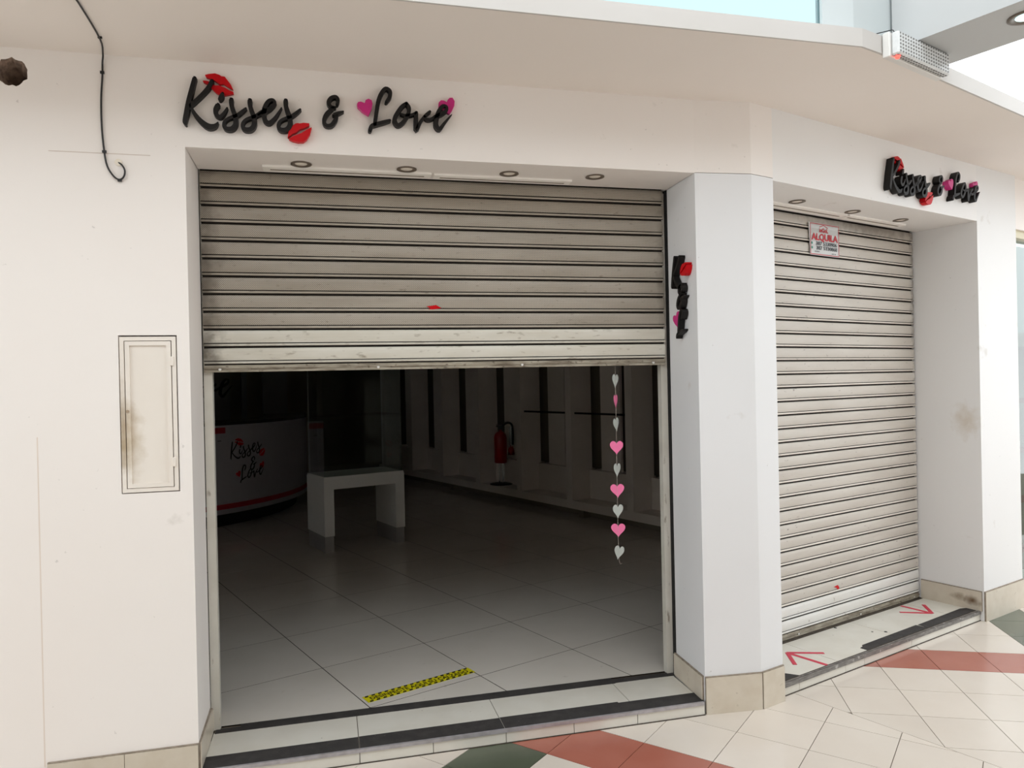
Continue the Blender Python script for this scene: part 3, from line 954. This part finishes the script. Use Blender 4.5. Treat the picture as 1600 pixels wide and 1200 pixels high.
BROAD = {k: v for k, v in STROKES.items()}
def xf(pts, ox=0, oz=0, sc=1, tx=0, tz=0, rot=0):
    out = []
    for q in pts:
        x, z = (q[0] - ox) * sc, (q[1] - oz) * sc
        c, s = math.cos(rot), math.sin(rot)
        r = (x * c - z * s + tx, x * s + z * c + tz)
        out.append(r + ((q[2] * sc,) if len(q) > 2 else ()))
    return out

def sign_parts(root, keys, shapes, f, t, tfm=lambda p: p, k=4, thin=1.0, heart_m=None):
    heart_m = heart_m or M_pink
    for n in keys:
        bm = B()
        for st in STROKES[n]:
            ribbon(bm, [(a, b, c * thin) for a, b, c in tfm(st)], t, f, k)
        obj('letter' if n != 'and' else 'ampersand', bm, M_letter, root)
    for n, back in shapes:
        kind = 'lips' if n.startswith('lip') else 'heart'
        bm = B()
        for q in ([n + '_upper', n + '_lower'] if kind == 'lips' else [n]):
            plate(bm, tfm(SHAPES[q]), t * back, f)
        obj(kind, bm, M_lip if kind == 'lips' else heart_m, root)
ALL = ['K', 'i', 's', 's2', 'e', 's3', 'and', 'L', 'o', 'v', 'e2']
SH = [('lipA', 0.55), ('lipB', 0.9), ('heartA', 0.9), ('heartB', 0.55)]
front = lambda a, b, c: (a, -c, b)
r1 = empty('shop_sign', (-0.49, 3.119, 2.57), 0, label='black script shop sign with red lips and magenta hearts above the half-raised shutter', cat='sign')
sign_parts(r1, ALL, SH, front, 0.026)
q = Bp(1.108, -0.001)
r2 = empty('shop_sign', (q[0], q[1], 2.548), BT, label='black script shop sign seen edge-on above the lowered shutter', cat='sign')
sign_parts(r2, ALL, SH, front, 0.038, lambda p: xf(p, sc=0.93))
# short vertical sign on the side of the pillar (reveal plane, faces the entrance)
r3 = empty('initials_sign', (1.661, 3.318, 1.74), math.radians(-90), label='small vertical sign of black initials with lips and heart inside the entrance reveal', cat='sign')
def place(pts, ox, oz, sc, tx, tz):
    return xf(pts, ox, oz, sc, tx, tz)
for keys, shp, args in ((['K'], [], (-0.02, 0.0, 0.80, 0.0, 0.245)), (['and'], [], (0.50, 0.028, 0.88, 0.050, 0.142)), (['L'], [], (0.684, 0.0186, 0.72, 0.040, 0.004))):
    sign_parts(r3, keys, shp, front, 0.03, lambda p, a=args: place(p, *a), thin=1.15)
sign_parts(r3, [], [('lipB', 1.0)], front, 0.03, lambda p: place(p, 0.355, 0.0, 0.75, 0.085, 0.322))
sign_parts(r3, [], [('heartA', 0.8)], front, 0.03, lambda p: place(p, 0.64, 0.09, 1.15, 0.0, 0.062))

# ---- electrical panel in the left wall
pr = empty('electrical_panel', (-0.6645, 3.12, 1.152), 0, label='tall narrow cream metal electrical panel set into the wall beside the entrance', cat='panel')
w, h = 0.0995, 0.606
def frame_bm(w0, w1, z0, z1, t, y0, y1):
    bm = B()
    box(bm, w0, w0 + t, y0, y1, z0, z1)
    box(bm, w1 - t, w1, y0, y1, z0, z1)
    box(bm, w0 + t, w1 - t, y0, y1, z1 - t, z1)
    box(bm, w0 + t, w1 - t, y0, y1, z0, z0 + t)
    return bm
obj('frame', frame_bm(-w, w, 0.004, h - 0.006, 0.015, -0.002, 0.03), M_panel, pr)
dr = obj('door', bx(-w + 0.023, w - 0.023, 0.003, 0.02, 0.027, h - 0.032), M_panel, pr)
obj('door_rim', frame_bm(-w + 0.0185, w - 0.018, 0.021, h - 0.0235, 0.016, -0.004, 0.012), M_panel, dr)
obj('lock', cyl(B(), (-w + 0.024, -0.007, 0.315), 0.006, 0.006, 'y', 14), mat('rusty_lock', (170, 150, 128), 0.5, 0.3), dr)
for z in (0.115, 0.505):
    obj('hinge', bevel(bx(w - 0.022, w - 0.008, -0.007, 0.0, z - 0.018, z + 0.018), 0.0015), M_panel, pr)

# ---- loose cable on the wall
cb = B()
pts = [(-0.70, 1.9, 2.822), (-0.765, 2.40, 2.822), (-0.762, 2.71, 2.821), (-0.768, 2.97, 2.820), (-0.790, 3.09, 2.817), (-0.798, 3.113, 2.79), (-0.800, 3.115, 2.74),
       (-0.806, 3.115, 2.65), (-0.806, 3.115, 2.55), (-0.800, 3.115, 2.46), (-0.790, 3.113, 2.40), (-0.768, 3.112, 2.362), (-0.748, 3.112, 2.350), (-0.733, 3.112, 2.362), (-0.729, 3.112, 2.385), (-0.738, 3.113, 2.405), (-0.752, 3.118, 2.417)]
tube(cb, pts, 0.0033, 8, 4)
cr = obj('cable', cb, M_black, label='thin black cable stapled from the ceiling down the wall to a small hole', cat='cable', smooth=True)
for c, ax in (((-0.766, 2.965, 2.823), 0), ((-0.800, 3.1165, 2.755), 1), ((-0.799, 3.1165, 2.455), 1), ((-0.748, 3.1165, 2.348), 1)):
    bm = bx(c[0] - 0.007, c[0] + 0.007, c[1] - (0.006 if ax else 0.004), c[1] + 0.002, c[2] - 0.005, c[2] + 0.004)
    obj('clip', bm, M_black, cr)
obj('grommet', cyl(B(), (-0.752, 3.115, 2.417), 0.013, 0.005, 'y', 20), mat('grommet_plastic', (230, 220, 204), 0.5), cr)

# ---- emergency light on the fascia corner
el = empty('emergency_light', (Fp(0.012, -0.002)[0], Fp(0.012, -0.002)[1], 2.803), FT, label='white rectangular emergency light with prismatic cover on the ceiling edge corner', cat='light')
obj('housing', bevel(bx(0, 0.43, -0.030, 0.0, 0.0, 0.098), 0.003), M_white, el)
df = obj('diffuser', bevel(bx(0.010, 0.425, -0.062, -0.0305, 0.004, 0.094), 0.006), M_diff, el)
dots = B()
for i in range(20):
    for j in range(6):
        x, z = 0.022 + i * 0.0203, 0.015 + j * 0.0140
        box(dots, x - 0.0042, x + 0.0042, -0.0635, -0.0615, z - 0.0028, z + 0.0028)
    for j in range(2):
        x, y = 0.022 + i * 0.0203, -0.053 + j * 0.0125
        box(dots, x - 0.0042, x + 0.0042, y - 0.003, y + 0.003, 0.0015, 0.0045)
obj('prism_grid', dots, M_dot, df, kind='stuff')
obj('indicator', lathe(B(), [(0.0, -0.012), (0.008, -0.009), (0.011, 0.0), (0.0, 0.0)], 14, (0.028, -0.046, 0.0)), M_redled, el, smooth=True)
wr = B()
tube(wr, [(-0.035, 0.045, 0.096), (-0.012, 0.02, 0.103), (0.008, -0.01, 0.106), (0.018, -0.034, 0.105), (0.018, -0.040, 0.090)], 0.002, 6, 4)
obj('power_lead', wr, M_black, el)

# ---- rent notice on the lowered shutter
a0 = (0.985, 2.443)
pw, ph = 0.285, 0.190
q = Bp(0.979, 0.396)
po = empty('rent_notice', (q[0], q[1], 2.251), BT, label='white vinyl rent notice with red heading and phone numbers taped on the lowered shutter', cat='sign')
bm = B()
nseg = 12
for i in range(nseg):
    z0, z1 = ph * i / nseg, ph * (i + 1) / nseg
    d0, d1 = 0.0012 * math.sin(i * 2.1), 0.0012 * math.sin((i + 1) * 2.1)
    v = [bm.verts.new(p_) for p_ in ((0.010 - z0 * 0.06, -0.004 + d0, z0), (0.010 - z0 * 0.06 + pw, -0.004 + d0, z0), (0.010 - z1 * 0.06 + pw, -0.004 + d1, z1), (0.010 - z1 * 0.06, -0.004 + d1, z1))]
    bm.faces.new(v)
bmesh.ops.remove_doubles(bm, verts=bm.verts, dist=1e-5)
sheet = obj('sheet', bm, M_posterw, po)
def flat_text(txt, size, x, z, m, parent, y=-0.0062, bold=0.0, sx=1.0, name='lettering', extr=0.0002):
    me = text_mesh(txt, size, extr, bold)
    me.transform(Matrix.Translation((x, y, z)) @ Matrix.Rotation(math.pi / 2, 4, 'X') @ Matrix.Diagonal((sx, 1, 1, 1)))
    me.materials.append(m)
    return obj(name, me, None, parent)
flat_text('ALQUILA', 0.054, 0.150, 0.106, M_posterr, po, bold=0.0019, sx=1.12)
flat_text('inGoL', 0.034, 0.140, 0.148, M_posterr, po, bold=0.001, sx=1.0)
flat_text('387 5330906', 0.030, 0.165, 0.070, M_posterk, po, bold=0.0005, sx=1.28)
flat_text('387 5330868', 0.030, 0.167, 0.043, M_posterk, po, bold=0.0005, sx=1.28)
flat_text('inmobiliaria', 0.010, 0.075, 0.023, M_posterk, po)
flat_text('MAT. 157', 0.010, 0.235, 0.016, M_posterk, po)
rf = B()
for (x0, z0), (x1, z1) in (((0.100, 0.165), (0.138, 0.178)), ((0.138, 0.178), (0.182, 0.163))):
    plate(rf, [(x0, z0), (x1, z1), (x1, z1 + 0.0035), (x0, z0 + 0.0035)], 0.0004, lambda a, b, c: (a, -0.006 - c, b))
obj('roof_emblem', rf, M_posterr, po)
obj('border', frame_bm(0.012, 0.288, 0.004, 0.186, 0.0035, -0.0064, -0.0060), M_posterr, po)
ic = B()
for z in (0.070, 0.043):
    plate(ic, [(0.026 + 0.008 * math.cos(t * math.pi / 5), z + 0.008 * math.sin(t * math.pi / 5)) for t in range(10)], 0.0004, lambda a, b, c: (a, -0.006 - c, b))
obj('phone_icon', ic, M_postert, po)

# ---- red floor arrows on the corner step
def arrow(tip, tail, barbs, wdt, label):
    bm = B()
    lift = [0.0]
    def seg(a, b, w):
        lift[0] += 0.0004
        dx, dy = b[0] - a[0], b[1] - a[1]
        l = math.hypot(dx, dy)
        nx, ny = -dy / l * w, dx / l * w
        prism(bm, [Bp(a[0] + nx, a[1] + ny), Bp(b[0] + nx, b[1] + ny), Bp(b[0] - nx, b[1] - ny), Bp(a[0] - nx, a[1] - ny)], ZS, ZS + 0.0006 + lift[0])
    seg(tip, tail, wdt)
    for b in barbs:
        seg(tip, b, wdt * 0.9)
    return obj('floor_arrow', bm, M_arrow, label=label, cat='arrow')
arrow((0.552, 0.275), (0.568, 0.048), [(0.703, 0.156), (0.442, 0.145)], 0.012, 'red tape arrow on the step beside the pillar, pointing into the shop')
arrow((1.82, 0.172), (1.815, 0.366), [(1.685, 0.300), (1.95, 0.295)], 0.012, 'red tape arrow on the step beside the far pier, pointing out of the shop')

# ---- yellow disinfection tape on the shop floor
tp = empty('floor_tape', (0.158, 3.551, ZS + 0.0005), math.radians(21.4), label='yellow and black hazard floor tape with disinfection wording behind the entrance', cat='tape')
tw, th = 0.592, 0.076
obj('backing', bx(0, tw, 0, th, 0, 0.0008), M_yellow, tp)
hz = B()
for k in range(17):
    x = 0.008 + k * (tw - 0.02) / 16.6
    for y0 in (0.001, th - 0.016):
        prism(hz, [(x, y0), (x + 0.018, y0), (x + 0.024, y0 + 0.015), (x + 0.006, y0 + 0.015)], 0.0008, 0.0011)
obj('hazard_stripes', hz, M_ink, tp, kind='stuff')
me = text_mesh('DESINFECTE AQUI SU CALZADO', 0.043, 0.0002, 0.0009)
xs_ = [v.co.x for v in me.vertices]
sxx = (tw - 0.05) / (max(xs_) - min(xs_))
me.transform(Matrix.Translation((tw / 2, th / 2 - 0.003, 0.0011)) @ Matrix.Diagonal((sxx, 1.0, 1, 1)))
me.materials.append(M_ink)
obj('lettering', me, None, tp)

# ---- garland of paper hearts
def heart_poly(w, h):
    P = []
    for k in range(26):
        t = 2 * math.pi * k / 26
        x = 16 * math.sin(t) ** 3
        y = 13 * math.cos(t) - 5 * math.cos(2 * t) - 2 * math.cos(3 * t) - math.cos(4 * t)
        P.append((x / 32 * w, (y + 2.5) / 29 * h))
    return P
ga = empty('heart_garland', (1.396, 3.485, 2.46), 0, label='vertical string of pink and silver paper hearts hanging in the entrance', cat='garland')
st = B()
tube(st, [(0, 0, 0), (0.001, 0, -0.9), (-0.001, 0, -1.4), (0.0, 0, -1.79), (0.016, 0, -1.83)], 0.0009, 5, 4)
obj('string', st, mat('thread', (190, 176, 166), 0.6), ga)
for z, c, w, a, tilt in ((1.65, 0, 0.05, 44, 0), (1.540, 0, 0.056, 36, 4), (1.438, 1, 0.060, 50, 0), (1.322, 0, 0.058, 40, -8), (1.207, 1, 0.067, -14, 0), (1.095, 0, 0.060, 34, 3),
                      (0.992, 1, 0.069, -22, -3), (0.890, 0, 0.062, 12, 2), (0.795, 1, 0.071, -16, 0), (0.683, 0, 0.062, 16, 16),
                      (1.76, 1, 0.064, 20, 0), (1.87, 0, 0.06, 50, 0), (1.98, 1, 0.064, -30, 0)):
    o = obj('paper_heart', plate(B(), heart_poly(w, 0.070), 0.001, front), M_hpink if c else M_hgrey, ga, loc=(0, 0, z - 2.46))
    o.rotation_euler = (0, math.radians(tilt), math.radians(a))
    o['label'] = 'pink paper heart' if c else 'silver paper heart'

# ---- curved reception counter
CC = (-2.42, 10.07)
CR = 2.15
ct = empty('reception_counter', (CC[0], CC[1], ZS), 0, label='curved white reception counter with dark top and red stripe', cat='counter')
def arc_wall(bm, r0, r1, z0, z1, a0=-112, a1=16, n=56):
    v = []
    for i in range(n + 1):
        a = math.radians(a0 + (a1 - a0) * i / n)
        c, s = math.cos(a), math.sin(a)
        v.append([bm.verts.new((r * c, r * s, z)) for r, z in ((r1, z0), (r1, z1), (r0, z1), (r0, z0))])
    for p0, p1 in zip(v, v[1:]):
        for k in range(4):
            bm.faces.new((p0[k], p1[k], p1[(k + 1) % 4], p0[(k + 1) % 4]))
    bm.faces.new(v[0])
    bm.faces.new(v[-1][::-1])
    return bm
zz = -ZS
obj('toe_kick', arc_wall(B(), CR - 0.45, CR - 0.14, 0.0, 0.215 + zz), M_dark, ct)
obj('front_panel', arc_wall(B(), CR - 0.04, CR, 0.21 + zz, 1.15 + zz), M_counter, ct, smooth=False)
obj('red_stripe', arc_wall(B(), CR - 0.002, CR + 0.003, 0.262 + zz, 0.315 + zz), M_cred, ct)
obj('counter_top', arc_wall(B(), CR - 0.5, CR + 0.01, 1.15 + zz, 1.185 + zz), M_ctop, ct)
def on_arc(ang0, z0, r=CR):
    return lambda a, b, c: ((r + c) * math.cos(math.radians(ang0) + a / CR), (r + c) * math.sin(math.radians(ang0) + a / CR), z0 + b)
RT = math.radians(6)
f1 = on_arc(-49.0, 0.785 + zz)
sign_parts(ct, ['K', 'i', 's', 's2', 'e', 's3'], [('lipA', 0.5), ('lipB', 1.2)], f1, 0.003, lambda p: xf(p, tx=0.02, rot=RT), 3, 0.75)
f2 = on_arc(-41.0, 0.648 + zz)
sign_parts(ct, ['and'], [], f2, 0.003, lambda p: xf(p, 0.545, 0.028, 1.15, 0, 0, 0.05), 3, 0.75)
f3 = on_arc(-45.9, 0.505 + zz)
sign_parts(ct, ['L', 'o', 'v', 'e2'], [('heartA', 1.0), ('heartB', 0.5)], f3, 0.003, lambda p: xf(p, 0.684, 0.0, 1.0, 0, 0, RT), 3, 0.75, M_lip)
lb = B()
fl_ = on_arc(-56.5, 0)
plate(lb, [(0, 1.066 + zz), (0.22, 1.066 + zz), (0.22, 1.128 + zz), (0, 1.128 + zz)], 0.003, fl_)
obj('red_label', lb, M_cred, ct)
lb = B()
plate(lb, [(0.13, 0.985 + zz), (0.17, 0.985 + zz), (0.17, 0.992 + zz), (0.13, 0.992 + zz)], 0.003, fl_)
obj('small_print', lb, M_ink, ct)

# ---- back-wall boards behind the counter, one printed with script
bw = empty('back_panels', (Ip(0, 11.7)[0], Ip(0, 11.7)[1], ZS), IT, label='row of dark and grey wall boards behind the curved counter', cat='panel')
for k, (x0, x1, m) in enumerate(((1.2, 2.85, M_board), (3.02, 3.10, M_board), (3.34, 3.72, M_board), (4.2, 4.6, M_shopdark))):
    obj('board', bx(x0, x1, -0.03, 0.02, 0.0, 2.6), m, bw)
sign_parts(bw, ['L', 'o', 'v', 'e2'], [], lambda a, b, c: (a, -0.031 - c, b), 0.004, lambda p: xf(p, 0.684, 0.0, 2.6, 2.0, 1.25), 3, 1.0)

# ---- glass display case on a white bench
tx, ty = Ip(2.345, 6.398)
bn = empty('display_bench', (tx, ty, ZS), math.radians(19.0), label='white two-legged bench with silver feet carrying the glass case', cat='bench')
bwid, bdep = 0.775, 0.48
for x0 in (0.0, bwid - 0.090):
    lg = obj('leg', bx(x0, x0 + 0.090, 0, bdep, 0.145, 0.56), M_lam_white, bn)
    obj('foot', bx(x0 + 0.004, x0 + 0.086, 0.012, bdep - 0.012, 0.0, 0.145), M_silver, lg)
obj('top_slab', bx(0, bwid, 0, bdep, 0.56, 0.655), M_lam_white, bn)
gc = empty('glass_case', (tx, ty, ZS + 0.655), math.radians(19.0), label='tall rectangular glass display case standing on the white bench', cat='display case')
obj('base_plate', bx(0.004, bwid - 0.004, 0.004, bdep - 0.004, 0.0, 0.018), M_lam_white, gc)
g0, g1, gd = 0.012, bwid - 0.012, bdep - 0.012
for n_, a in (('front_pane', (g0, g1, 0.012, 0.018)), ('rear_pane', (g0, g1, gd - 0.006, gd)), ('side_pane', (g0, g0 + 0.006, 0.0185, gd - 0.0065)), ('side_pane', (g1 - 0.006, g1, 0.0185, gd - 0.0065))):
    obj(n_, bx(a[0], a[1], a[2], a[3], 0.018, 1.32), M_glass, gc)
obj('glass_shelf', bx(g0 + 0.008, g1 - 0.008, 0.022, gd - 0.008, 0.55, 0.558), M_glass, gc)
obj('case_roof', bx(0.004, bwid - 0.004, 0.004, bdep - 0.004, 1.32, 1.34), M_lam_white, gc)
cn = B()
for x in (g1 - 0.012, g0 + 0.004):
    box(cn, x, x + 0.008, gd - 0.016, gd - 0.008, 0.018, 1.32)
obj('corner_post', cn, M_silver, gc)

# ---- white wall unit of upright dividers along the side wall
UF = 5.13
wu = empty('shelving_unit', (0, 0, ZS), IT, label='long white wall unit with upright dividers, hanging rails and a raised ledge', cat='shelving')
def vy(bm, u0, u1, v0, v1, z0, z1):
    return box(bm, u0, u1, v0, v1, z0 - ZS, z1 - ZS)
obj('ledge', vy(B(), UF, 5.55, 2.9, 11.4, 0.145, 0.235), M_lam, wu)
tk = vy(B(), UF + 0.12, 5.5, 2.9, 11.4, ZS, 0.145)
for v in (3.6, 6.2, 9.0):
    vy(tk, UF + 0.02, UF + 0.12, v, v + 0.08, ZS, 0.145)
obj('toe_kick', tk, M_shopdark, wu)
fins = [11.2, 10.24, 9.29, 8.31, 7.36, 6.405, 5.45, 4.49, 3.53]
for k, v in enumerate(fins):
    obj('divider', vy(B(), UF, 5.42, v - 0.05, v + 0.05, 0.235, 2.78), M_lam, wu)
    if k == len(fins) - 1:
        continue
    v0, v1 = fins[k + 1] + 0.05, v - 0.05      # bay between two dividers
    obj('lower_panel', vy(B(), 5.38, 5.55, v0 + 0.001, v1 - 0.001, 0.235, 0.55), M_lam, wu)
    W_ = v1 - v0
    # uprights: dark slots show the wall between the boards
    obj('upper_board', vy(B(), 5.44, 5.47, v1 - W_ * 0.53, v1 - W_ * 0.16, 0.551, 2.78), M_lam, wu)
    if k not in (5, 6):
        obj('upper_board', vy(B(), 5.44, 5.47, v0 + W_ * 0.20, v1 - W_ * 0.55, 0.551, 2.78), M_lam, wu)
    else:
        obj('upper_board', vy(B(), 5.46, 5.48, v0 + W_ * 0.17, v0 + W_ * 0.27, 0.551, 2.78), M_lam, wu)
        obj('bracket_shelf', vy(B(), 5.44, 5.54, v0 + W_ * 0.05, v0 + W_ * 0.38, 0.60, 0.62), M_black, wu)
    if k in (4, 5):
        rr = B()
        vy(rr, UF + 0.05, UF + 0.065, v0, v1, 1.178, 1.198)
        obj('hanging_rail', rr, M_black, wu)
    obj('rail_socket', vy(B(), UF + 0.035, UF + 0.06, v0, v0 + 0.02, 1.16, 1.185), M_black, wu)

# ---- fire extinguisher on its stand
ex, ey = Ip(5.275, 7.98)
fx = empty('fire_extinguisher', (ex, ey, 0.235), math.radians(-8), label='red fire extinguisher held on a chrome stand with a round black base', cat='extinguisher')
obj('base', lathe(B(), [(0, 0), (0.145, 0), (0.145, 0.008), (0.12, 0.014), (0.02, 0.022), (0, 0.022)], 28), M_hose, fx, smooth=True)
sb = B()
for x in (-0.022, 0.022):
    tube(sb, [(x, 0.0, 0.015), (x, 0, 0.15), (x, 0.0, 0.30), (x, 0.02, 0.36)], 0.007, 8, 3)
tube(sb, [(0.01, -0.05, 0.028), (0.03, -0.02, 0.05), (0.04, 0, 0.12), (0.04, 0.0, 0.30)], 0.007, 8, 3)
obj('stand', sb, M_chrome, fx, smooth=True)
obj('cylinder', lathe(B(), [(0, 0.275), (0.07, 0.275), (0.08, 0.285), (0.081, 0.60), (0.072, 0.64), (0.045, 0.67), (0.022, 0.68), (0.022, 0.70), (0, 0.70)], 24), M_ext, fx, smooth=True)
vb = B()
box(vb, -0.02, 0.02, -0.015, 0.015, 0.70, 0.735)
box(vb, -0.055, 0.03, -0.008, 0.008, 0.735, 0.747)
box(vb, -0.05, 0.02, -0.007, 0.007, 0.755, 0.765)
obj('valve', vb, M_black, fx)
hb = B()
tube(hb, [(0.01, 0, 0.72), (0.04, 0, 0.755), (0.085, 0.0, 0.785), (0.13, 0, 0.78), (0.155, 0.0, 0.74), (0.16, 0, 0.62), (0.155, 0, 0.50)], 0.014, 8, 4)
obj('hose', hb, M_hose, fx, smooth=True)
hb = B()
for x in (0.118, 0.140):
    tube(hb, [(x, -0.018, 0.74), (x, -0.018, 0.60), (x, -0.018, 0.47)], 0.006, 8, 1)
obj('chrome_hook', hb, M_chrome, fx)
obj('nozzle', lathe(B(), [(0, 0.0), (0.042, 0.0), (0.040, 0.06), (0.018, 0.12), (0, 0.12)], 16, (0.135, 0, 0.375)), M_ext, fx, smooth=True)

# ---- goods in the neighbouring window
nr = empty('display_stand', Bp(3.36, 0.42) + (0.12,), BT, label='dark display stand of goods behind the neighbouring glass', cat='stand')
obj('shelf_frame', bx(-0.7, 0.9, -0.2, 0.2, 0.0, 0.9), M_shopdark, nr)
for k in range(4):
    obj('shelf', bx(-0.7, 0.9, -0.26, -0.2, 0.15 + 0.35 * k, 0.18 + 0.35 * k), M_brown, nr)
obj('top_tray', bx(-0.7, 0.9, -0.22, 0.22, 1.60, 1.70), M_shopdark, nr)
obj('back_post', bx(-0.66, 0.86, 0.1, 0.16, 0.9, 1.60), M_shopdark, nr)
print('tiles', tile_n, cnt, 'objects', len(bpy.data.objects))
